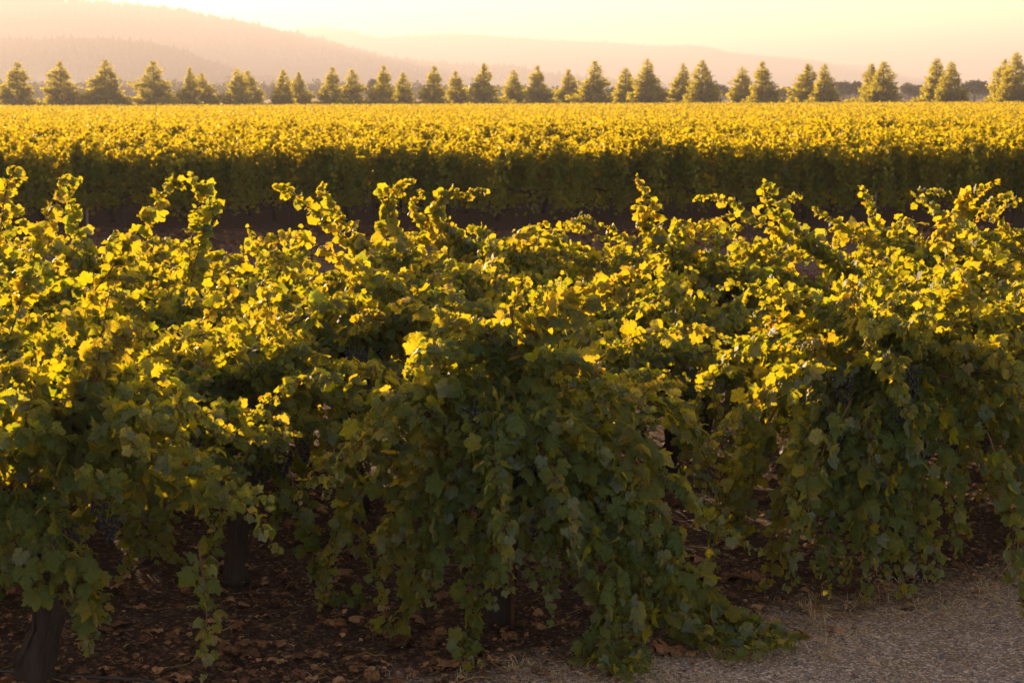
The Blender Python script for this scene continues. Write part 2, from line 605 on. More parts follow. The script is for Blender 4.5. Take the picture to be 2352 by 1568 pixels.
# ------------------------------------------------------------------ leaf shapes
HALF = [(0.00, 0.08), (0.08, -0.05), (0.20, -0.13), (0.30, -0.08), (0.41, -0.01), (0.44, 0.09), (0.54, 0.17), (0.44, 0.28), (0.55, 0.37), (0.52, 0.46),
        (0.61, 0.58), (0.47, 0.62), (0.43, 0.72), (0.30, 0.66), (0.31, 0.79), (0.20, 0.83), (0.145, 0.935), (0.00, 1.03)]


def leaf_template(half, fold, curl, wave, skew, seed, centre=(0.0, 0.34)):
    r = np.random.default_rng(seed)
    h = np.array(half)
    h = h * (1 + 0.05 * r.normal(size=h.shape))
    h[0, 0] = h[-1, 0] = 0
    left = h[1:-1][::-1] * np.array((-1, 1)) * (1 + 0.05 * r.normal(size=(len(h) - 2, 2)))
    P = np.vstack([h, left])
    x, y = P[:, 0] + skew * P[:, 1], P[:, 1]
    ph = r.uniform(0, 6.28)
    z = -fold * np.abs(x) - curl * (y - 0.3) ** 2 + wave * np.sin(np.arctan2(x, y - 0.3) * 5 + ph) * np.hypot(x, y - 0.3) * 2 - 0.5 * curl * x * x
    V = np.vstack([[(centre[0], centre[1], 0.02)], np.c_[x, y, z]])
    n = len(P)
    F = np.array([(0, 1 + i, 1 + (i + 1) % n) for i in range(n)])
    V[:, 1] -= 0.0
    return V, F


TEMPL = [leaf_template(HALF, f, c, wv, s, k) for k, (f, c, wv, s) in enumerate(
    [(0.18, 0.25, 0.05, 0.0), (0.35, 0.5, 0.04, 0.05), (-0.10, 0.35, 0.07, -0.05), (0.55, 0.2, 0.03, 0.04), (0.10, 0.8, 0.05, 0.0), (0.28, -0.2, 0.08, -0.04), (0.8, 0.6, 0.02, 0.0)])]
HALF_S = [(0.0, 0.06), (0.26, -0.11), (0.50, 0.14), (0.48, 0.29), (0.60, 0.54), (0.37, 0.68), (0.22, 0.87), (0.0, 1.02)]
TEMPL_S = [leaf_template(HALF_S, f, c, 0.04, 0, 20 + k) for k, (f, c) in enumerate([(0.2, 0.3), (0.45, 0.4), (-0.1, 0.5), (0.1, 0.8)])]
HALF_Q = [(0.0, 0.0), (0.48, 0.18), (0.40, 0.66), (0.0, 1.0)]
TEMPL_Q = [leaf_template(HALF_Q, f, c, 0.03, 0, 40 + k) for k, (f, c) in enumerate([(0.25, 0.3), (0.5, 0.5), (-0.2, 0.4)])]


def leaves(acc, P, T, Nn, S, tint, templates, r):
    """put one leaf at each P: tip direction T, face normal Nn, size S"""
    T = norm(T)
    X = norm(np.cross(T, Nn))
    Nn = np.cross(X, T)
    which = r.integers(0, len(templates), len(P))
    for k, (tv, tf) in enumerate(templates):
        s = np.where(which == k)[0]
        if not len(s):
            continue
        V = P[s, None] + S[s, None, None] * (tv[None, :, 0:1] * X[s, None] + tv[None, :, 1:2] * T[s, None] + tv[None, :, 2:3] * Nn[s, None])
        F = (np.arange(len(s))[:, None, None] * len(tv) + tf[None]).reshape(-1, 3)
        acc.add(V.reshape(-1, 3), F3=F, tint=np.repeat(tint[s], len(tv)), luv=np.tile(tv, (len(s), 1)))


def petioles(acc, A, B, rad=0.0016):
    d = norm(B - A)
    x = norm(np.cross(d, np.array((0.3, 0.5, 0.8))))
    y = np.cross(d, x)
    n = len(A)
    V = np.zeros((n, 6, 3))
    for k in range(3):
        a = 2 * math.pi * k / 3
        o = rad * (math.cos(a) * x + math.sin(a) * y)
        V[:, k] = A + o
        V[:, 3 + k] = B + o
    f = np.array([(0, 1, 4, 3), (1, 2, 5, 4), (2, 0, 3, 5)])
    F = (np.arange(n)[:, None, None] * 6 + f[None]).reshape(-1, 4)
    acc.add(V.reshape(-1, 3), F4=F, tint=2.0)


def leafy_cane(acc, P, r, size=0.08, spacing=0.023, axis=None, base_bare=0.12, tint0=None, tip=True, templ=None):
    """leaves in two ranks along the cane path P, smaller towards the tip"""
    seg = np.linalg.norm(np.diff(P, axis=0), axis=1)
    s = np.concatenate([[0], np.cumsum(seg)])
    L = s[-1]
    q = np.arange(L * base_bare, L, spacing) + r.normal(0, spacing * 0.3, len(np.arange(L * base_bare, L, spacing)))
    q = np.clip(q, 0, L * 0.999)
    C = np.stack([np.interp(q, s, P[:, k]) for k in range(3)], -1)
    tang = norm(np.stack([np.interp(q, s, np.gradient(P[:, k], s + np.arange(len(s)) * 1e-6)) for k in range(3)], -1))
    up = np.array((0, 0, 1.0))
    side = norm(np.cross(tang, up + 0.2 * r.normal(size=(len(q), 3))))
    sgn = np.where(np.arange(len(q)) % 2 == 0, 1.0, -1.0)[:, None]
    sz = size * np.clip(np.exp(r.normal(-0.08, 0.27, len(q))), 0.4, 1.45)
    if tip:
        sz *= np.clip(1.12 - (q / L) ** 3 * 0.72, 0.3, 1.0)
    rnd = r.normal(size=(len(q), 3))
    pet = norm(sgn * side * 0.75 + up * 0.40 + tang * 0.20 + 0.40 * rnd)
    plen = sz * r.uniform(0.35, 0.95, len(q))
    B = C + pet * plen[:, None]
    outw = np.zeros_like(C)
    if axis is not None:
        outw[:, :2] = norm(C[:, :2] - np.asarray(axis)[None, :2] + 1e-4)
    T = norm(pet * 0.45 + tang * 0.35 + outw * 0.25 - up * 0.65 + 0.45 * r.normal(size=(len(q), 3)))
    # blades turn their faces outwards and up, many broadside to the low sun
    sunh = np.array((sun_dir.x, sun_dir.y, 0.25))
    Nn = norm(up * 0.45 + outw * 0.35 + sgn * side * 0.25 + sunh * r.choice([1.1, -1.1, 0.5], len(q))[:, None] + 0.45 * r.normal(size=(len(q), 3)))
    t = (r.normal(0.48, 0.08) if tint0 is None else tint0) + r.normal(0, 0.17, len(q)) + 0.12 * (q / L)
    B[:, 2] = np.maximum(B[:, 2], 0.035)
    leaves(acc, B, T, Nn, sz, np.clip(t, 0, 1), templ or TEMPL, r)
    petioles(acc, C, B)


def droop_cane(start, az, el, length, r, droop=1.0, n=26, wander=0.10):
    P = [np.array(start, float)]
    d = np.array((math.cos(az) * math.cos(el), math.sin(az) * math.cos(el), math.sin(el)))
    st = length / n
    wv = r.normal(0, 1, 3) * np.array((1, 1, 0.4))
    for i in range(n):
        f = i / n
        d = d + np.array((0, 0, -1)) * droop * st * (0.35 + 1.7 * f) + wander * st * wv + 0.05 * r.normal(size=3)
        d = d / np.linalg.norm(d)
        p = P[-1] + d * st
        if p[2] < 0.05:
            p[2] = 0.05 + 0.01 * r.random()
            d[2] = max(d[2], 0.0)
            d = d / (np.linalg.norm(d) + 1e-6)
        P.append(p)
    return np.array(P)


# ------------------------------------------------------------------ grape clusters
def berry_mesh(name, mat, n, seed, size=0.0085):
    r = np.random.default_rng(seed)
    # small round berry from a subdivided octahedron
    import bmesh
    bm = bmesh.new()
    bmesh.ops.create_icosphere(bm, subdivisions=1, radius=1.0)
    bv = np.array([v.co[:] for v in bm.verts])
    bf = np.array([[v.index for v in f.verts] for f in bm.faces])
    bm.free()
    a = Acc()
    for i in range(n):
        f = i / n
        z = -0.015 - 0.15 * f
        rad = 0.048 * (1 - f) ** 0.55 * (0.75 + 0.25 * r.random()) + 0.004
        th = i * 2.39996 + r.normal(0, 0.3)
        c = np.array((rad * math.cos(th), rad * math.sin(th), z + 0.006 * r.normal()))
        a.add(c + bv * size * r.uniform(0.85, 1.15), F3=bf)
    V, F3, F4 = tube([(0, 0, 0.03), (0.002, 0, -0.02), (0, 0.001, -0.12)], [0.0025, 0.002, 0.001], 4)
    a.add(V, F3, F4)
    return a.mesh(name, mat)


CLUSTER = [berry_mesh("grape_cluster", M['grape'], 70, 60 + k) for k in range(3)]
GREEN_CLUSTER = berry_mesh("grape_cluster", M['green_grape'], 26, 66, 0.007)


# ------------------------------------------------------------------ front block of bush vines
def make_vine(x, y, seed, label, n_canes=30, head=1.0, lean=(0, 0), extra=(), skirt=8, wands=3, trunk_r=0.055, clusters=6, curtain=18, elmax=58, size=0.066, templ=None, top=1.0, keep=None, reach=1.0):
    r = np.random.default_rng(seed)
    base = np.array((x, y, 0.0))
    root = link("grapevine", None, None, tuple(base))
    tag(root, label, "grapevine", "bushy grapevines in the near rows")
    hd = np.array((x + lean[0], y + lean[1], head))
    # gnarled trunk with a swollen head and short arms
    zs = np.linspace(0, 1, 22)
    tp = base[None] + zs[:, None] * (hd - base)[None]
    tp[:, 0] += (0.095 * np.sin(zs * 5 + r.uniform(0, 6)) + 0.02 * np.sin(zs * 13 + r.uniform(0, 6))) * np.sqrt(zs)
    tp[:, 1] += 0.05 * np.sin(zs * 4 + r.uniform(0, 6)) * zs
    tp[0, 2] = -0.06
    rr = trunk_r * (1.25 - 0.45 * zs + 0.5 * np.clip(zs - 0.8, 0, 1) * 4 * 0.5) * (1 + 0.10 * r.normal(size=22))
    a = Acc()
    a.add(*tube(tp, rr, 18, 0.05, 0.16))
    for k in range(26):
        a0 = r.uniform(0, 6.28)
        z0, z1 = sorted(r.uniform(0.0, 0.95, 2))
        if z1 - z0 < 0.12:
            z1 = min(0.98, z0 + 0.25)
        zz = np.linspace(z0, z1, 8)
        ctr = np.stack([np.interp(zz, zs, tp[:, c]) for c in range(3)], -1)
        ra = np.interp(zz, zs, rr) * (0.98 + 0.14 * np.abs(np.linspace(-1, 1, 8)) ** 3)
        aa = a0 + 0.5 * (zz - z0) + 0.05 * r.normal(size=8)
        a.add(*tube(ctr + np.c_[np.cos(aa) * ra, np.sin(aa) * ra, np.zeros(8)], r.uniform(0.003, 0.009) * np.sin(np.linspace(0.35, 2.8, 8)), 4, 0.2))
    arms = []
    for k in range(5):
        az = k * 1.2566 + r.normal(0, 0.3)
        tipv = hd + np.array((math.cos(az) * 0.26, math.sin(az) * 0.26, 0.06 + 0.10 * r.random()))
        arms.append(tipv)
        a.add(*tube(smooth_path([hd - (0, 0, 0.12), hd * 0.5 + tipv * 0.5 - (0, 0, 0.03), tipv], 8), np.linspace(trunk_r * 0.75, trunk_r * 0.35, 8), 7, 0.08))
    link("trunk", a.mesh("trunk", M['bark'], base), root)
    fol = Acc()
    paths = []
    for k in range(n_canes):
        st = arms[k % 5] + r.normal(0, 0.05, 3)
        az = k * 2.39996 + r.normal(0, 0.35)
        el = R(r.uniform(min(12, elmax - 26), elmax))
        paths.append((droop_cane(st, az, el, r.uniform(0.95, 1.45) * reach, r, r.uniform(0.75, 1.35) / top), None))
    for k in range(skirt):
        st = arms[k % 5] + r.normal(0, 0.06, 3)
        az = k * 2 * math.pi / max(skirt, 1) + r.normal(0, 0.3)
        paths.append((droop_cane(st, az, R(r.uniform(0, 38)), r.uniform(1.3, 1.85) * reach, r, r.uniform(1.2, 2.1)), None))
    for k in range(wands):
        st = arms[k % 5] + np.array((0, 0, 0.1))
        paths.append((droop_cane(st, r.uniform(0, 6.28), R(r.uniform(45, 80)), r.uniform(0.5, 1.0) * top, r, r.uniform(0.15, 0.5), wander=0.25), None))
    for k in range(curtain):
        az = k * 2.39996 + r.normal(0, 0.4)
        rad = r.uniform(0.20, 0.95)
        st = hd + np.array((rad * math.cos(az), rad * math.sin(az), 0.15 - 0.28 * rad + r.normal(0, 0.08)))
        paths.append((droop_cane(st, az + r.normal(0, 0.6), R(r.uniform(-75, -20)), r.uniform(0.6, 1.2), r, 1.6, n=18), None))
    for pts in extra:
        st = arms[r.integers(0, 5)]
        Q = smooth_path([st] + [np.asarray(p) for p in pts], 28)
        Q[:, 2] = np.maximum(Q[:, 2], 0.05)
        paths.append((Q + 0.008 * r.normal(size=Q.shape), 'hero'))
    for P, kind in paths:
        V, F3, F4 = tube(P[::2] if len(P) > 16 else P, np.linspace(0.0055, 0.0018, len(P[::2]) if len(P) > 16 else len(P)), 5)
        link("cane", mesh_from("cane", V - base, [F3, F4], M['cane']), root)
        leafy_cane(fol, P, r, size=size * (1.22 if kind else 1.0), axis=hd, spacing=0.0135 if kind else 0.0155, templ=templ)
    # inner short shoots that close the crown
    for k in range(26):
        st = hd + np.array((*(r.normal(0, 0.28, 2)), r.uniform(-0.15, 0.45)))
        P = droop_cane(st, r.uniform(0, 6.28), R(r.uniform(-10, 70)), r.uniform(0.35, 0.6), r, 1.2, n=8)
        leafy_cane(fol, P, r, size=size, axis=hd, spacing=0.016, base_bare=0.0, tint0=0.42, templ=templ)
    link("foliage", fol.mesh("foliage", M['leaf'], base), root)
    for k in range(clusters):
        az = r.uniform(-math.pi, 0.0) if k % 3 else r.uniform(0, 6.28)
        rad = r.uniform(0.16, 0.46)
        o = link("grape_cluster", CLUSTER[k % 3], root,
                 (lean[0] + rad * math.cos(az), lean[1] + rad * math.sin(az), head + r.uniform(-0.25, 0.12)))
        o.rotation_euler = (r.normal(0, 0.12), r.normal(0, 0.12), r.uniform(0, 6.28))
        s = r.uniform(0.85, 1.35)
        o.scale = (s, s, s)
    return root


def pts(D, *xy, D1=None):
    D1 = D if D1 is None else D1
    n = len(xy)
    return [at(a, b, D + (D1 - D) * (i + 1) / n) for i, (a, b) in enumerate(xy)]


def ground_pts(D, air, trail):
    """canes that come down and trail along the soil"""
    return [at(a, b, d) for a, b, d in air] + [ground(a, b, 0.07) for a, b in trail]


c1 = ground(1165, 1420)
cA = ground(100, 1585)
cB = ground(545, 1335)
rowv = np.array((0.62, 1.93))
endv = np.array((2.22, 1.06))

# hand-placed canes read off the photograph, each with its own distance
EX = {}
EX['centre'] = [
    ground_pts(9, [(1240, 980, 8.95), (1430, 1180, 8.85), (1530, 1330, 8.8)], [(1640, 1425), (1740, 1455), (1830, 1480)]),
    ground_pts(9, [(1240, 990, 8.95), (1420, 1210, 8.8), (1500, 1360, 8.75)], [(1580, 1440), (1680, 1480), (1770, 1500)]),
    ground_pts(9, [(1250, 990, 8.95), (1440, 1190, 8.85), (1550, 1330, 8.85)], [(1630, 1390), (1700, 1420), (1780, 1445)]),
    ground_pts(9, [(1220, 1000, 8.9), (1340, 1220, 8.6), (1390, 1400, 8.45)], [(1360, 1490), (1390, 1525), (1450, 1535)]),
    ground_pts(9, [(1220, 1000, 8.9), (1370, 1230, 8.6), (1440, 1400, 8.5)], [(1460, 1480), (1440, 1520), (1380, 1535)]),
    pts(8.7, (1190, 1000), (1230, 1110), (1250, 1230), (1260, 1370), D1=8.6),
    pts(8.7, (1170, 980), (1160, 1100), (1135, 1240), (1130, 1400), D1=8.55),
    pts(9.2, (1225, 780), (1290, 695), (1400, 648), (1515, 604), D1=9.35),
    pts(9.1, (1215, 790), (1300, 720), (1420, 680), (1480, 650), D1=9.2),
    pts(9.15, (1150, 800), (1060, 735), (980, 712), (895, 706), D1=9.3),
    pts(9.1, (1140, 850), (1050, 780), (960, 770)),
    pts(9.2, (1170, 820), (1175, 720), (1200, 640)),
    pts(9.1, (1150, 850), (1135, 760), (1110, 770)),
    pts(9.25, (1190, 830), (1230, 700), (1260, 650)),
    pts(8.9, (1260, 850), (1340, 850), (1420, 900), (1470, 905), (1530, 858)),
    pts(8.9, (1270, 820), (1360, 860), (1430, 950), (1518, 972), D1=8.8),
    pts(9.0, (1080, 900), (960, 900), (880, 930), (840, 1000), D1=8.8),
    pts(8.95, (1060, 920), (930, 940), (800, 1050), (735, 1060), (685, 1150), D1=8.8),
    pts(9.0, (1260, 1000), (1440, 1010), (1560, 1120), (1640, 1210), (1738, 1258), D1=8.9),
    pts(9.0, (1240, 1000), (1420, 1060), (1500, 1160), (1560, 1240), D1=8.8),
    pts(8.85, (1100, 1000), (1000, 1080), (930, 1200), (860, 1330), D1=8.85),
    pts(8.85, (1080, 1000), (950, 1100), (900, 1200), (870, 1390), D1=8.85),
    pts(8.8, (1120, 1000), (1060, 1130), (1010, 1260), (960, 1400), D1=8.7),
    pts(8.8, (1200, 1000), (1290, 1120), (1330, 1250), (1370, 1380), D1=8.7),
    pts(8.75, (1230, 980), (1360, 1100), (1440, 1240), (1500, 1400), D1=8.65),
    pts(8.7, (1180, 1000), (1190, 1120), (1200, 1250), (1215, 1340)),
    pts(8.65, (1160, 960), (1155, 1080), (1150, 1220), (1155, 1350)),
    pts(8.75, (1150, 960), (1130, 1080), (1120, 1220), (1100, 1360), D1=8.7),
    pts(8.75, (1120, 980), (1050, 1090), (990, 1210), (940, 1330), D1=8.75),
    pts(8.75, (1210, 960), (1260, 1080), (1290, 1200), (1310, 1320), D1=8.7),
    pts(8.7, (1250, 960), (1390, 1060), (1480, 1190), (1540, 1330), D1=8.7),
    pts(8.8, (1130, 930), (1060, 990), (1000, 1000), (930, 1060), D1=8.7),
    ground_pts(9, [(1260, 960, 9.0), (1450, 1130, 8.9), (1560, 1290, 8.85)], [(1650, 1400), (1750, 1440), (1850, 1470)]),
    ground_pts(9, [(1250, 980, 9.0), (1420, 1150, 8.9), (1510, 1310, 8.8)], [(1620, 1450), (1720, 1475), (1800, 1488)]),
    ground_pts(9, [(1240, 1000, 8.9), (1400, 1200, 8.8)], [(1480, 1420), (1560, 1440), (1660, 1490), (1740, 1500)]),
    ground_pts(9, [(1220, 1000, 8.9), (1330, 1200, 8.7), (1390, 1400, 8.5)], [(1410, 1500), (1450, 1530), (1490, 1540)]),
    ground_pts(9, [(1130, 1000, 8.9), (1080, 1200, 8.7)], [(1080, 1460), (1060, 1500), (1090, 1530)]),
    ground_pts(9, [(1100, 1000, 8.9), (980, 1200, 8.8)], [(930, 1430), (880, 1440), (850, 1430)]),
]
EX['left'] = [
    pts(8.15, (80, 950), (70, 830), (120, 782), (150, 800)),
    pts(8.2, (150, 960), (220, 830), (280, 755), (330, 768)),
    pts(8.15, (170, 950), (270, 800), (300, 790)),
    pts(8.2, (180, 950), (300, 855), (420, 925), (550, 975), (672, 1002), D1=8.5),
    pts(8.1, (180, 980), (320, 905), (450, 975), (560, 1010), (640, 1000), D1=8.4),
    pts(8.2, (200, 1030), (380, 1040), (510, 1095), (612, 1160), D1=8.3),
    pts(8.1, (200, 1050), (340, 1090), (450, 1140), (560, 1150), D1=8.2),
    pts(8.0, (100, 1000), (40, 860), (0, 870), (-60, 900)),
    pts(7.9, (120, 1150), (130, 1050), (90, 960), (30, 1000)),
    pts(7.9, (140, 1200), (180, 1300), (225, 1350), (240, 1420)),
    pts(7.8, (60, 1250), (40, 1310), (100, 1340), (210, 1360)),
    pts(7.8, (120, 1250), (190, 1330), (200, 1440), (215, 1500)),
    pts(7.9, (40, 1150), (0, 1200), (-20, 1320)),
]
EX['second'] = [
    pts(10.0, (460, 1050), (330, 1130), (270, 1200), (380, 1290), D1=9.4),
    pts(9.9, (480, 1080), (380, 1150), (320, 1230), (290, 1320), D1=9.3),
    pts(10.0, (600, 1060), (650, 1150), (610, 1220)),
    pts(10.1, (520, 900), (420, 830), (330, 800)),
]
EX['arch'] = [
    pts(11.8, (760, 800), (640, 785), (530, 800), (425, 835), D1=11.2),
    pts(11.9, (770, 790), (680, 790), (560, 815), (440, 880), D1=11.1),
    pts(11.7, (800, 780), (790, 770), (832, 762), D1=11.3),
    pts(11.7, (700, 850), (800, 900), (880, 905), D1=11.2),
    pts(11.7, (690, 900), (620, 900), (500, 930), (440, 960), D1=11.0),
]

ROWS = {
    'far_left': [('', cA[:2] - endv * 2 + rowv * k) for k in range(1, 7)],
    'edge': [('', cA[:2] - endv * 3 + rowv * k) for k in range(2, 8)],
    'left_off': [('', cA[:2] - endv + rowv * k) for k in range(0, 6)],
    'left': [('', cA[:2] + rowv * k) for k in range(0, 5)],
    'centre': [('', c1[:2] + rowv * k) for k in range(0, 4)],
    'right': [('', c1[:2] + endv + rowv * k) for k in range(0, 4)],
    'far_right': [('', c1[:2] + endv * 2 + rowv * k) for k in range(0, 4)],
}
EX['right'] = [
    pts(9.6, (1940, 1000), (1920, 1120), (1910, 1250), (1900, 1370), D1=9.3),
    pts(9.6, (1980, 1000), (1985, 1130), (1990, 1260), (1990, 1385), D1=9.25),
    pts(9.6, (2030, 1000), (2050, 1130), (2065, 1260), (2080, 1370), D1=9.3),
    pts(9.6, (1880, 1000), (1840, 1120), (1820, 1240), (1815, 1350), D1=9.35),
    pts(9.6, (2080, 980), (2120, 1100), (2140, 1220), (2150, 1340), D1=9.35),
    pts(9.9, (1990, 800), (1960, 700), (1950, 640)),
    pts(9.7, (1850, 860), (1760, 900), (1700, 960), (1640, 1010), D1=9.4),
    pts(9.7, (1930, 900), (1900, 1020), (1880, 1180), (1870, 1320), D1=9.35),
    pts(9.7, (1960, 900), (1950, 1040), (1960, 1190), (1950, 1340), D1=9.3),
    pts(9.7, (2000, 900), (2010, 1040), (2020, 1190), (2030, 1330), D1=9.3),
    pts(9.7, (2050, 900), (2090, 1040), (2110, 1190), (2120, 1320), D1=9.35),
    pts(9.8, (2100, 900), (2160, 1020), (2190, 1150), (2200, 1280), D1=9.5),
    pts(9.7, (1990, 950), (1975, 1060), (1985, 1160), (2010, 1240), D1=9.3),
    pts(9.7, (1920, 860), (1880, 960), (1850, 1080), (1840, 1200), D1=9.4),
    pts(9.7, (2040, 860), (2050, 960), (2070, 1080), (2080, 1200), D1=9.4),
]
WANDS = {  # tall shoots that break the skyline of the near block: row, index -> canes
    ('left_off', 3): [((455, 470), (440, 400)), ((480, 480), (455, 420))],
    ('left_off', 2): [((120, 470), (170, 415)), ((370, 450), (405, 430)), ((20, 430), (42, 412))],
    ('far_left', 4): [((20, 470), (45, 410)), ((160, 450), (185, 415))],
    ('left', 3): [((700, 470), (650, 435), (632, 432)), ((760, 470), (740, 425)), ((890, 480), (955, 410)), ((880, 520), (930, 430))],
    ('left', 4): [((960, 500), (970, 440)), ((1000, 480), (1090, 440), (1118, 440)), ((1010, 520), (1020, 450), (1060, 440))],
    ('centre', 3): [((1478, 520), (1485, 450), (1462, 405)), ((1490, 540), (1495, 470), (1470, 425)), ((1220, 560), (1258, 505)), ((1560, 540), (1608, 515))],
    ('right', 2): [((1760, 520), (1700, 470), (1640, 450), (1590, 458)), ((1790, 500), (1770, 430), (1750, 425)), ((1800, 500), (1840, 450))],
    ('right', 3): [((2030, 540), (2000, 470), (1982, 430)), ((1900, 500), (1870, 480))],
    ('far_right', 1): [((2180, 560), (2200, 480), (2250, 440), (2295, 415)), ((2200, 560), (2270, 470), (2330, 450))],
    ('far_right', 2): [((2130, 470), (2180, 440)), ((2300, 520), (2340, 455))],
}
HAND = {
    ('left', 0): "thick-trunked vine at the lower left corner, nearest the road",
    ('left', 1): "vine with its dark bare trunk showing, second back at lower left",
    ('left', 2): "vine with arching canes over dark grapes, left of the centre front vine",
    ('centre', 0): "big centre front vine on a rusty stake, skirts trailing onto the gravel",
    ('right', 0): "large shaded vine hanging to the ground beside the gravel at right",
}
BUNCH = {('centre', 0): [(1090, 930, 8.72), (1125, 955, 8.72), (1195, 1020, 8.68), (1215, 1060, 8.68), (1245, 1180, 8.66)],
         ('left', 2): [(815, 800, 11.2), (845, 815, 11.25), (830, 850, 11.2), (570, 890, 10.95), (585, 920, 10.95)],
         ('right', 0): [(2090, 835, 9.55), (1935, 860, 9.5), (1920, 945, 9.45), (2075, 900, 9.5)]}
RN = {'far_left': "row cut by the left picture edge", 'edge': "outermost row at the left picture edge", 'left_off': "row just outside the lower left corner", 'left': "row behind the lower left corner vine",
      'centre': "row behind the centre front vine", 'right': "row behind the large shaded right vine", 'far_right': "rightmost near row"}
ORD = ["first", "second", "third", "fourth", "fifth", "sixth", "seventh", "eighth", "ninth"]
seed = 100
HEADS = {}
for rn, lst in ROWS.items():
    for k, (_, p) in enumerate(lst):
        seed += 1
        r_ = np.random.default_rng(seed)
        p = np.asarray(p, float) + r_.normal(0, 0.08, 2)
        if (rn, k) == ('left', 1):
            p = cB[:2]
        if (rn, k) == ('right', 0):
            p = p + np.array((0.22, 0.0))
        if p[1] > (17.6 if p[0] < -2.2 else 15.9 if p[0] < 1.6 else 17.0) or abs(p[0]) > 0.34 * p[1] + 2.0:
            continue
        ex = []
        if (rn, k) == ('centre', 0):
            ex = EX['centre']
        if (rn, k) == ('left', 0):
            ex = EX['left']
        if (rn, k) == ('left', 1):
            ex = EX['second']
        if (rn, k) == ('left', 2):
            ex = EX['arch']
        if (rn, k) == ('right', 0):
            ex = EX['right']
        for c in WANDS.get((rn, k), ()):
            ex = ex + [[at(a, b, p[1] + 0.02 * len(ex)) for a, b in c]]
        lab = HAND.get((rn, k), f"bushy vine, {ORD[k]} from the road in the {RN[rn]}")
        kw = dict(n_canes=30, skirt=20 if k > 1 else 14, wands=int(r_.integers(0, 3)))
        if (rn, k) == ('left', 0):
            kw = dict(n_canes=12, skirt=4, curtain=2, wands=1, trunk_r=0.066, head=0.95, clusters=5)
        if (rn, k) == ('left', 1):
            kw = dict(n_canes=22, skirt=3, curtain=6, wands=1, trunk_r=0.05, head=1.0, clusters=8, reach=0.85)
        if (rn, k) == ('centre', 0):
            kw = dict(n_canes=14, skirt=9, curtain=0, wands=0, reach=0.95, trunk_r=0.055, head=1.0, clusters=9)
        if (rn, k) == ('right', 0):
            kw = dict(n_canes=34, skirt=24, curtain=22, wands=1, reach=0.86, head=1.15, clusters=8)
        if rn == 'far_right' and k == 0:
            kw = dict(n_canes=30, skirt=20, curtain=20, wands=1, head=1.1)
        if (rn, k) == ('left', 2):
            kw = dict(n_canes=22, skirt=12, curtain=10, wands=0, elmax=26, head=0.92)
        if (rn, k) == ('left', 1):
            kw['elmax'] = 42
        if k >= 2:
            kw['curtain'] = 24
            kw['wands'] = 0
            kw['elmax'] = 52
            kw['head'] = 1.08
        if k in (1, 2) and (rn, k) not in HAND:
            kw['elmax'] = 36
            kw['curtain'] = 14
            kw['skirt'] = 14
            kw['head'] = 0.92
            kw['wands'] = 0
        if (rn, k) == ('centre', 1):
            kw = dict(n_canes=22, skirt=5, curtain=3, wands=0, elmax=38, head=0.95, reach=0.82)
        if rn in ('far_left', 'edge', 'left_off'):
            kw['elmax'] = 46 if k >= 4 else 34
            kw['head'] = 1.0 if k >= 4 else 0.93
            kw['wands'] = 0
        kw['templ'] = TEMPL if p[1] < 11.6 else TEMPL_S
        root = make_vine(p[0], p[1], seed, lab, extra=ex, **kw)
        for gx, gy, gd in BUNCH.get((rn, k), ()):
            g = at(gx, gy, gd)
            o = link("grape_cluster", CLUSTER[int(gx) % 3], root, tuple(g - np.array((p[0], p[1], 0))))
            o.rotation_euler = (0.1, -0.1, gx)
            o.scale = (1.25, 1.25, 1.3)
        if (rn, k) == ('centre', 0):
            for gx, gy, gs in ((-0.42, -0.42, 1.0), (-0.05, -0.30, 0.9)):
                o = link("grape_cluster", GREEN_CLUSTER, root, (gx, gy, 0.62))
                o["label"] = "small unripe green bunch"

# rusty stake through the centre vine
so = Acc()
so.add(*tube([(0, 0, -0.1), (0.004, 0, 0.8), (0.0, 0.004, 1.78)], 0.011, 8))
st = link("vine_stake", so.mesh("vine_stake", M['rust']), None, (c1[0] + 0.03, c1[1] - 0.10, 0))
tag(st, "thin rusty stake standing in the centre front vine", "stake")

# ------------------------------------------------------------------ hedge rows of the far block
HED_L = 1.8


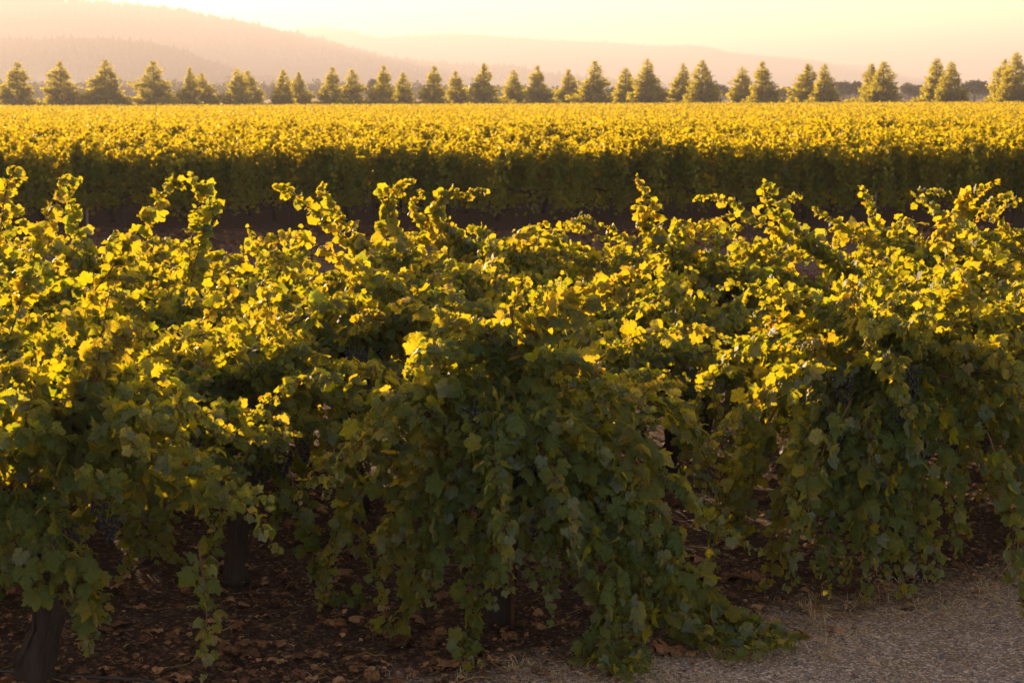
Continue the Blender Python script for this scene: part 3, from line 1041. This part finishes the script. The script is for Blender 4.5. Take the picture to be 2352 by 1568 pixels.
def hedge_vine(seed, n_leaf, templ, size, zmin=0.32):
    r = np.random.default_rng(seed)
    fol = Acc()
    # shoots rising from a cordon at 0.8 m, spilling both ways
    n_sh = 46
    per = n_leaf // n_sh
    P, T, Nn, S, tt = [], [], [], [], []
    bumps = r.uniform(-0.12, 0.14, 5)
    for k in range(n_sh):
        x0 = r.uniform(-HED_L * 0.56, HED_L * 0.56)
        y0 = r.normal(0, 0.08)
        topz = 1.62 + np.interp(x0, np.linspace(-0.9, 0.9, 5), bumps) + r.normal(0, 0.10)
        sy = r.normal(0, 0.30)
        t = r.random(per) ** 0.75
        hang = r.random() < 0.55
        if hang:
            zz = np.where(t < 0.5, 0.85 + (topz - 0.85) * (t / 0.5), topz - (topz - zmin - r.uniform(0, 0.35)) * ((t - 0.5) / 0.5) ** 1.2)
            yy = y0 + sy * 1.25 * np.clip(t * 1.2, 0, 1)
        else:
            zz = 0.8 + (topz + 0.12 - 0.8) * t
            yy = y0 + sy * 0.55 * t
        xx = x0 + r.normal(0, 0.25) * t
        C = np.c_[xx, yy, zz] + r.normal(0, 0.055, (per, 3))
        P.append(C)
        outw = np.c_[np.zeros(per), np.sign(yy + r.normal(0, 0.1, per)), np.zeros(per)]
        T.append(np.array((0, 0, -0.6)) + outw * 0.35 + 0.6 * r.normal(size=(per, 3)))
        Nn.append(np.array((0, 0, 0.45)) + outw * 0.8 + 0.6 * r.normal(size=(per, 3)))
        S.append(size * r.uniform(0.6, 1.15, per))
        tt.append(np.clip(0.5 + r.normal(0, 0.08) + r.normal(0, 0.18, per), 0, 1))
    leaves(fol, np.concatenate(P), np.concatenate(T), np.concatenate(Nn), np.concatenate(S), np.concatenate(tt), templ, r)
    fm = fol.mesh("foliage", M['far_leaf'])
    a = Acc()
    zs = np.linspace(0, 1, 8)
    tp = np.c_[0.03 * np.sin(zs * 5 + seed), 0.02 * np.cos(zs * 4), -0.05 + zs * 0.9]
    a.add(*tube(tp, 0.045 * (1.25 - 0.4 * zs), 7, 0.1))
    for s in (-1, 1):
        a.add(*tube(smooth_path([(0, 0, 0.72), (s * 0.25, 0.01, 0.84), (s * 0.85, 0, 0.86)], 7), np.linspace(0.035, 0.014, 7), 6, 0.1))
    return a.mesh("trunk", M['bark']), fm


HV = [hedge_vine(300 + k, 3400, TEMPL_S, 0.085) for k in range(7)]
HD0, HROW = 38.0, 2.3
LIM = 262
count = 0
row_i = 0
rh = np.random.default_rng(77)
while True:
    D = HD0 + row_i * HROW
    half = 0.315 * D + 2.0
    nv = int(2 * half / HED_L) + 1
    if count + nv > LIM:
        break
    for k in range(nv):
        x = -half + k * HED_L + rh.normal(0, 0.08)
        tm, fm = HV[rh.integers(0, len(HV))]
        root = link("grapevine", None, None, (x, D + rh.normal(0, 0.13), 0))
        root.rotation_euler = (0, 0, (math.pi if rh.random() < 0.5 else 0) + rh.normal(0, 0.04))
        s = rh.uniform(0.93, 1.08)
        root.scale = (1.0, 1.0, s)
        if row_i == 0:
            tag(root, "shaded hedge-trained vine in the dark front row beyond the soil strip", "grapevine", "vines of the dark front hedge row")
        else:
            tag(root, "sunlit yellow hedge-trained vine in the field behind the dark front row", "grapevine", "sunlit vines of the field behind")
        link("trunk", tm, root)
        link("foliage", fm, root)
        count += 1
    row_i += 1
D_STUFF = HD0 + row_i * HROW
D_END = 286.0


def field_rest():
    r = np.random.default_rng(9)
    acc = Acc()
    D = D_STUFF
    while D < D_END:
        half = 0.315 * D + 6.0
        size = 0.105 + 0.00032 * D
        dens = 105 * (0.13 / size) ** 1.4
        n = int(2 * half * dens)
        x = r.uniform(-half, half, n)
        crest = 1.62 + 0.07 * np.sin(x * 1.9 + D * 1.7) + 0.07 * np.sin(x * 4.3 + 2.1 * D) + 0.07 * np.sin(x * 0.61 + 3.3 * D) + r.normal(0, 0.06, n)
        u = r.random(n) ** 1.6
        z = crest - u * 0.95
        y = D + r.normal(0, 0.28, n) * (0.5 + u)
        P = np.c_[x, y, z]
        T = np.array((0, 0, -0.5)) + 0.7 * r.normal(size=(n, 3))
        Nn = np.array((0, 0, 0.5)) + np.c_[np.zeros(n), r.choice([-0.8, 0.8], n), np.zeros(n)] + 0.6 * r.normal(size=(n, 3))
        leaves(acc, P, T, Nn, size * r.uniform(0.6, 1.2, n), np.clip(r.normal(0.52, 0.19, n), 0, 1), TEMPL_Q, r)
        D += HROW
    return acc.mesh("vineyard_field", M['far_leaf'])


tag(link("vineyard_field", field_rest()), "golden sea of far vine rows reaching to the conifers", "vineyard", kind="stuff")

# drip hoses and posts along the dark front row
for k, (yy, zz) in enumerate(((-0.10, 0.42), (-0.55, 0.05))):
    xs = np.linspace(-15, 15, 60)
    P = np.c_[xs, np.full(60, HD0 + yy), zz + 0.015 * np.sin(xs * 3.4)]
    V, F3, F4 = tube(P, 0.011, 6)
    tag(link("drip_hose", mesh_from("drip_hose", V, [F3, F4], M['hose'])),
        ("black drip hose strung between the trunks of the dark front row", "black drip hose lying on the soil before the dark front row")[k], "hose")
for k, px_ in enumerate((200, 735, 1480, 2010)):
    p = at(px_, 500, HD0 - 0.22)
    a = Acc()
    a.add(*tube([(0, 0, -0.2), (0.004, 0, 0.4), (0, 0, 0.78)], 0.03, 7, 0.02))
    o = link("trellis_post", a.mesh("trellis_post", M['post_wood']), None, (p[0], HD0 - 0.22, 0))
    tag(o, f"weathered trellis post, {ORD[k]} from the left along the dark front row", "post", "posts along the dark front row")

# ------------------------------------------------------------------ conifers across the field
def conifer_meshes(seed, n_br=540, irregular=0.2, power=0.8):
    """unit: height 1, base radius about 0.33"""
    r = np.random.default_rng(seed)
    a = Acc()
    zs = np.linspace(0, 1, 9)
    a.add(*tube(np.c_[0.004 * np.sin(zs * 5), 0.004 * np.cos(zs * 6), -0.02 + zs * 0.98], 0.020 * (1 - zs) + 0.002, 7, 0.05))
    P, T, Nn, S, tt = [], [], [], [], []
    lob = r.uniform(0, 6.28, 3)
    whorls = np.sort(np.concatenate([0.03 + 0.93 * (np.linspace(0, 1, 17) ** 1.1), r.uniform(0.03, 0.8, 4)]))
    for k in range(n_br):
        z = float(np.clip(whorls[int(len(whorls) * r.random() ** 1.3)] + r.normal(0, 0.04), 0.02, 0.985))
        az = r.uniform(0, 6.28)
        if k % 5:
            z = 0.03 + 0.94 * r.random() ** 1.3
        prof = (1 - z) ** power * (0.75 + 0.25 * min(1, (z + 0.02) / 0.12))
        rad = 0.33 * prof * r.uniform(0.6, 1.15) * (1 + irregular * math.sin(az + lob[0] + z * 7) * 0.6 + irregular * math.sin(z * 22 + lob[1]) * 0.5) + 0.006
        d = np.array((math.cos(az), math.sin(az), 0))
        if k % 6 == 0:
            a.add(*tube([(0, 0, z - 0.01), d * rad * 0.5 + (0, 0, z), d * rad * 0.9 + (0, 0, z + 0.03 * rad)], [0.006, 0.004, 0.001], 4))
        m = max(4, int(24 * rad / 0.33))
        f = np.sqrt(r.uniform(0.10, 1.0, m))
        C = d[None] * (rad * f)[:, None] + np.array((0, 0, 1.0)) * (z + rad * (-0.18 * f + 0.30 * f ** 3))[:, None] + r.normal(0, 0.010, (m, 3))
        P.append(C)
        T.append(d[None] * 0.8 + np.array((0, 0, 0.25)) + 0.6 * r.normal(size=(m, 3)))
        Nn.append(r.normal(size=(m, 3)) + np.array((0, 0, 0.4)))
        S.append(0.042 * (0.45 + 0.75 * (1 - z)) * r.uniform(0.6, 1.4, m))
        tt.append(np.clip(r.normal(0.5, 0.2, m), 0, 1))
    f = Acc()
    Pc = np.concatenate(P)
    for rep in range(2):
        leaves(f, Pc + r.normal(0, 0.006, Pc.shape), np.concatenate(T) + 0.5 * r.normal(size=Pc.shape), r.normal(size=Pc.shape), np.concatenate(S), np.concatenate(tt), TEMPL_N, r)
    return a.mesh("trunk", M['tree_bark']), f.mesh("crown", M['needle'])


HALF_N = [(0.0, 0.0), (0.22, 0.35), (0.0, 1.0)]
TEMPL_N = [leaf_template(HALF_N, 0.3, 0.2, 0.0, 0, 80 + k, (0.0, 0.4)) for k in range(2)]
CON = [conifer_meshes(500 + k, irregular=ir, power=pw) for k, (ir, pw) in enumerate([(0.15, 0.72), (0.35, 0.8), (0.5, 0.85), (0.25, 0.85), (0.4, 0.7), (0.6, 0.9)])]
TREES = [(38, 145, 82), (137, 143, 84), (240, 138, 88), (352, 141, 90), (435, 155, 52), (464, 168, 64), (545, 158, 58), (570, 164, 62), (650, 160, 48), (686, 166, 58),
         (762, 155, 56), (807, 160, 66), (880, 152, 58), (925, 167, 50), (996, 153, 60), (1047, 165, 58), (1112, 146, 68), (1180, 161, 60), (1235, 152, 62), (1305, 160, 62),
         (1365, 140, 70), (1437, 157, 62), (1487, 136, 76), (1568, 146, 58), (1613, 139, 68), (1706, 154, 56), (1752, 143, 66), (1856, 147, 76), (1895, 147, 60), (2003, 147, 70),
         (2030, 142, 70), (2152, 135, 66), (2186, 143, 62), (2308, 138, 70), (2336, 122, 74)]
NTH = ["first", "second", "third", "fourth", "fifth", "sixth", "seventh", "eighth", "ninth", "tenth", "eleventh", "twelfth", "thirteenth", "fourteenth", "fifteenth", "sixteenth",
       "seventeenth", "eighteenth", "nineteenth", "twentieth"]


def nth(k):
    return NTH[k] if k < 20 else ("twenty-" + NTH[k - 20] if k < 29 else ("thirtieth" if k == 29 else "thirty-" + NTH[k - 30]))


rt = np.random.default_rng(3)
for k, (px_, top_, wid_) in enumerate(TREES):
    D = 298 + (7 if k % 2 else 0) + rt.uniform(-2, 2)
    tip = at(px_, top_, D)
    h = tip[2] * 1.02
    wd = wid_ / FPX * D
    tm, cm = CON[rt.integers(0, len(CON))]
    o = link("conifer_tree", None, None, (tip[0], D, 0))
    sx = wd / 0.47
    o.scale = (sx, sx, h)
    o.rotation_euler = (0, 0, rt.uniform(0, 6.28))
    look = "broad bushy" if wid_ > 72 else ("tall pointed" if top_ < 145 else ("small slim" if top_ > 159 else "mid-sized"))
    tag(o, f"{look} conifer, {nth(k)} from the left in the line across the field", "tree", "line of conifers beyond the vineyard")
    link("trunk", tm, o)
    link("crown", cm, o)


def round_tree(seed):
    r = np.random.default_rng(seed)
    a = Acc()
    a.add(*tube([(0, 0, -0.02), (0.01, 0, 0.2), (0.0, 0.01, 0.5)], [0.035, 0.028, 0.015], 7, 0.05))
    cl = []
    for k in range(26):
        d = norm(r.normal(size=3))
        d[2] = abs(d[2]) * 0.9 - 0.15
        c = np.array((0, 0, 0.5)) + d * np.array((0.42, 0.42, 0.42)) * r.uniform(0.55, 0.95)
        cl.append(c)
        if k % 3 == 0:
            a.add(*tube([(0, 0, 0.35), c * 0.6 + np.array((0, 0, 0.16)), c], [0.016, 0.010, 0.004], 5))
    f = Acc()
    for c in cl:
        m = 150
        v = norm(r.normal(size=(m, 3))) * (r.random(m) ** 0.4)[:, None] * r.uniform(0.12, 0.20)
        C = c + v
        C[:, 2] = np.maximum(C[:, 2], 0.05)
        leaves(f, C, r.normal(size=(m, 3)), v / 0.15 + 0.7 * r.normal(size=(m, 3)), 0.05 * r.uniform(0.6, 1.2, m), np.clip(r.normal(0.5, 0.2, m), 0, 1), TEMPL_Q, r)
    return a.mesh("trunk", M['tree_bark']), f.mesh("crown", M['oak_leaf'])


RT = [round_tree(700 + k) for k in range(4)]
ROUND = [(1212, 196, 70, "behind the nineteenth conifer"), (868, 172, 62, "partly hidden by the thirteenth conifer"), (1655, 188, 56, "right of the twenty-fifth conifer"),
         (1808, 195, 48, "low between two conifer pairs right of centre"), (1938, 181, 56, "taller one left of the thirtieth conifer"), (1966, 178, 40, "slim one touching the thirtieth conifer"),
         (2090, 186, 60, "between the thirty-first and thirty-second conifers"), (2112, 190, 40, "small one left of the thirty-second conifer"), (2240, 178, 84, "wide one between the last two conifer pairs"),
         (1540, 200, 40, "low one between the twenty-third and twenty-fourth conifers"), (1405, 196, 44, "low one right of the twenty-first conifer")]
for k, (px_, top_, wid_, where) in enumerate(ROUND):
    D = 560 + rt.uniform(-12, 12)
    tip = at(px_, top_, D)
    wd = wid_ / FPX * D
    tm, cm = RT[k % 4]
    o = link("broadleaf_tree", None, None, (tip[0], D, 0))
    o.scale = (wd / 0.95, wd / 0.95, tip[2] / 0.98)
    o.rotation_euler = (0, 0, rt.uniform(0, 6.28))
    tag(o, "hazy round-crowned tree, " + where, "tree", "round trees behind the conifers")
    link("trunk", tm, o)
    link("crown", cm, o)


def far_wood():
    r = np.random.default_rng(31)
    f = Acc()
    for px_ in np.arange(-120, 2460, 7.0):
        D = 1000 + r.uniform(-40, 40)
        base_top = np.interp(px_, [-120, 60, 500, 1000, 1250, 1700, 2460], [186, 190, 190, 198, 206, 213, 216])
        tip = at(px_, base_top + r.normal(0, 5), D)
        h = max(tip[2], 1.5)
        m = 90
        v = norm(r.normal(size=(m, 3))) * (r.random(m) ** 0.33)[:, None]
        C = np.array((tip[0], D, h * 0.55)) + v * np.array((h * 0.42, h * 0.42, h * 0.46))
        leaves(f, C, r.normal(size=(m, 3)), v + 0.6 * r.normal(size=(m, 3)), 1.7 * r.uniform(0.6, 1.3, m), np.clip(r.normal(0.5, 0.2, m), 0, 1), TEMPL_Q, r)
    return f.mesh("far_wood", M['oak_leaf'])


tag(link("far_wood", far_wood()), "low hazy band of woodland behind the conifer line", "woodland", kind="stuff")


# ------------------------------------------------------------------ litter, fallen leaves, gravel stones, dry grass
def scatter_xy(n, r, y0=7.9, y1=18.0):
    y = y0 + (y1 - y0) * r.random(n) ** 1.5
    x = r.uniform(-1, 1, n) * (0.32 * y + 0.6)
    return np.c_[x, y]


def litter():
    r = np.random.default_rng(41)
    acc = Acc()
    P = scatter_xy(9000, r)
    s = road_side(P)
    P = P[r.random(len(P)) < np.clip(0.55 - s * 1.1, 0.015, 1.0)]
    n = len(P)
    big = r.random(n) < 0.2
    S = np.where(big, r.uniform(0.045, 0.09, n), r.uniform(0.012, 0.036, n))
    C = np.c_[P, 0.006 + 0.018 * r.random(n)]
    a = r.uniform(0, 6.28, n)
    T = np.c_[np.cos(a), np.sin(a), 0.15 * r.normal(size=n)]
    Nn = np.c_[0.35 * r.normal(size=n), 0.35 * r.normal(size=n), np.ones(n)]
    leaves(acc, C, T, Nn, S, np.clip(r.normal(0.48, 0.32, n), 0, 1), TEMPL, r)
    # dry leaves and weeds of the dark alley between the blocks
    nb = 16000
    yb = r.uniform(17.5, 38.5, nb)
    xb = r.uniform(-1, 1, nb) * (0.33 * yb + 1)
    pat = np.sin(yb * 2.1 + 0.6 * np.sin(xb * 0.9)) + 0.6 * np.sin(xb * 1.3 + yb)
    kb = r.random(nb) < np.clip(0.45 + 0.4 * pat, 0.08, 1)
    xb, yb = xb[kb], yb[kb]
    nb = len(xb)
    a = r.uniform(0, 6.28, nb)
    leaves(acc, np.c_[xb, yb, 0.01 + 0.03 * r.random(nb)], np.c_[np.cos(a), np.sin(a), 0.5 * np.abs(r.normal(size=nb))], np.c_[0.6 * r.normal(size=(nb, 2)), np.ones(nb)],
           r.uniform(0.05, 0.13, nb), np.clip(r.normal(0.35, 0.2, nb), 0, 1), TEMPL_S, r)
    # twigs and cane bits
    Q = scatter_xy(420, r)
    Q = Q[road_side(Q) < 0.25]
    for q in Q:
        L = r.uniform(0.05, 0.30)
        th = r.uniform(0, 6.28)
        d = np.array((math.cos(th), math.sin(th), 0.04 * r.normal())) * L
        c = np.array((q[0], q[1], 0.014))
        V, F3, F4 = tube([c, c + d * 0.5 + 0.01 * r.normal(size=3), c + d], 0.0028, 4)
        acc.add(V, F3, F4, tint=np.clip(r.normal(0.5, 0.25), 0, 1))
    return acc.mesh("leaf_litter", M['dead_leaf'])


tag(link("leaf_litter", litter()), "brown leaf litter and twigs on the soil under the vines", "leaf litter", kind="stuff")

DEADT = [Acc() for _ in range(3)]
for k, a in enumerate(DEADT):
    leaves(a, np.array([(0, -0.5, 0.12)]), np.array([(0.0, 1, 0)]), np.array([(0.1, 0.05, 1.0)]), np.array([1.0]), np.array([(0.62, 0.78, 0.5)[k]]), [TEMPL[(2, 4, 5)[k]]], rng)
DEADM = [a.mesh("fallen_leaf", M['dead_leaf']) for a in DEADT]
FALL = [(1535, 1488, 0.16, "large orange-brown fallen leaf at the tip of the trailing cane"), (1625, 1318, 0.13, "pale brown fallen leaf, left one of the three by the shaded right vine"),
        (1685, 1325, 0.13, "pale brown fallen leaf, middle one of the three by the shaded right vine"), (1735, 1322, 0.12, "pale brown fallen leaf, right one of the three by the shaded right vine"),
        (625, 1510, 0.08, "yellowish fallen leaf lying alone on bare soil at lower left centre"), (560, 1480, 0.10, "brown fallen leaf behind the yellowish one at lower left"),
        (1040, 1525, 0.12, "reddish fallen leaf near the bottom edge left of the trailing shoots"), (490, 1462, 0.11, "curled brown fallen leaf in front of the second trunk"),
        (870, 1415, 0.10, "tan fallen leaf beside the left skirt of the centre vine"), (2030, 1352, 0.07, "small tan fallen leaf on the dry grass by the shaded right vine")]
for k, (px_, py_, s, lab) in enumerate(FALL):
    p = ground(px_, py_, 0.012)
    o = link("fallen_leaf", DEADM[k % 3], None, tuple(p))
    o.rotation_euler = (R(12 * math.sin(k * 2.1) + 10), R(10 * math.cos(k * 1.7)), k * 1.9)
    o.scale = (s, s, s)
    tag(o, lab, "leaf", "large fallen leaves on the ground")


def pebbles():
    r = np.random.default_rng(51)
    n0 = 26000
    y = r.uniform(7.7, 12.5, n0)
    x = r.uniform(-1.5, 4.8, n0)
    P = np.c_[x, y]
    s = road_side(P)
    keep = r.random(n0) < np.clip(0.35 + s * 0.9, 0.03, 1.0)
    P = P[keep]
    n = len(P)
    oct_ = np.array([(1, 0, 0), (-1, 0, 0), (0, 1, 0), (0, -1, 0), (0, 0, 1), (0, 0, -1)], float)
    f = np.array([(0, 2, 4), (2, 1, 4), (1, 3, 4), (3, 0, 4), (2, 0, 5), (1, 2, 5), (3, 1, 5), (0, 3, 5)])
    S = 0.0032 + 0.0050 * r.random(n) ** 2 + np.where(r.random(n) < 0.03, 0.007, 0)
    V = np.c_[P, 0.004 + 0.3 * S][:, None] + oct_[None] * S[:, None, None] * r.uniform(0.6, 1.3, (n, 6, 1)) * np.array((1.1, 1.0, 0.7))
    F = (np.arange(n)[:, None, None] * 6 + f[None]).reshape(-1, 3)
    t = np.repeat(np.clip(r.beta(2, 2.2, n) + np.where(r.random(n) < 0.025, 0.5, 0), 0, 1), 6)
    return mesh_from("gravel_stones", V.reshape(-1, 3), F, M['pebble'], t, smooth=False)


tag(link("gravel_stones", pebbles()), "loose grey gravel stones strewn over the track", "gravel", kind="stuff")


def dry_grass():
    r = np.random.default_rng(61)
    A, B, Wd, t = [], [], [], []
    # flattened straw
    n = 42000
    P = np.c_[r.uniform(-2.6, 4.8, n), r.uniform(7.8, 12.4, n)]
    s = road_side(P)
    P = P[r.random(n) < np.clip(1.0 - np.abs(s - 0.30) / 0.85, 0.04, 1) * (0.35 + 0.65 * (np.sin(P[:, 0] * 3.1 + 1.7 * np.sin(P[:, 1] * 2.3)) > -0.2))]
    n = len(P)
    th = r.uniform(0, 6.28, n)
    L = r.uniform(0.012, 0.06, n)
    a = np.c_[P, 0.006 + 0.01 * r.random(n)]
    A.append(a)
    B.append(a + np.c_[np.cos(th) * L, np.sin(th) * L, 0.012 * r.random(n)])
    # upright tufts along the road edge
    for k in range(150):
        u = r.uniform(-1.5, 5.0)
        q = E0 + Ed * u + En * r.normal(0.05, 0.28)
        m = r.integers(5, 16)
        a = np.c_[q[0] + r.normal(0, 0.035, m), q[1] + r.normal(0, 0.035, m), np.full(m, 0.002)]
        h = r.uniform(0.015, 0.065, m) * (1.8 if r.random() < 0.06 else 1)
        A.append(a)
        B.append(a + np.c_[r.normal(0, 0.5, m) * h, r.normal(0, 0.5, m) * h, h])
    A, B = np.concatenate(A), np.concatenate(B)
    n = len(A)
    d = norm(B - A)
    x = norm(np.cross(d, np.array((0.2, -1.0, 0.35)))) * 0.0016
    mid = (A + B) / 2 + np.c_[np.zeros((n, 2)), 0.15 * np.linalg.norm(B - A, axis=1)]
    V = np.stack([A - x, A + x, mid + x * 0.8, mid - x * 0.8, B], 1).reshape(-1, 3)
    i = np.arange(n)[:, None] * 5
    F4 = i + np.array([(0, 1, 2, 3)])
    F3 = i + np.array([(3, 2, 4)])
    return mesh_from("dry_grass", V, [F3, F4], M['straw'], np.repeat(np.clip(r.normal(0.5, 0.25, n), 0, 1), 5), smooth=False)


tag(link("dry_grass", dry_grass()), "dry straw-coloured grass along the edge of the track", "grass", kind="stuff")

# black hose lying at the foot of the lower left vine
g0, g1, g2, g3 = ground(-60, 1535, 0.02), ground(160, 1552, 0.02), ground(330, 1562, 0.02), ground(430, 1590, 0.02)
V, F3, F4 = tube(smooth_path([g0, g1, g2, g3], 30), 0.008, 7)
tag(link("drip_hose", mesh_from("drip_hose", V, [F3, F4], M['hose'])), "black drip hose on the soil at the foot of the lower left vine", "hose")

# ------------------------------------------------------------------ haze
import bmesh
m, t, out = new_mat("haze_air")
pv = N(t, "ShaderNodeVolumePrincipled")
pv.inputs["Color"].default_value = (0.385, 0.392, 0.43, 1)
pv.inputs["Density"].default_value = 0.00036
pv.inputs["Anisotropy"].default_value = 0.32
t.links.new(pv.outputs[0], out.inputs["Volume"])
m.cycles.homogeneous_volume = True
bm = bmesh.new()
bmesh.ops.create_cube(bm, size=1.0)
me = bpy.data.meshes.new("haze")
bm.to_mesh(me)
bm.free()
me.materials.append(m)
hz = link("haze", me)
hz.scale = (16400, 13400, 326)
hz.location = (0, 6300, 161)
tag(hz, "warm evening haze filling the valley air", "haze", kind="stuff")
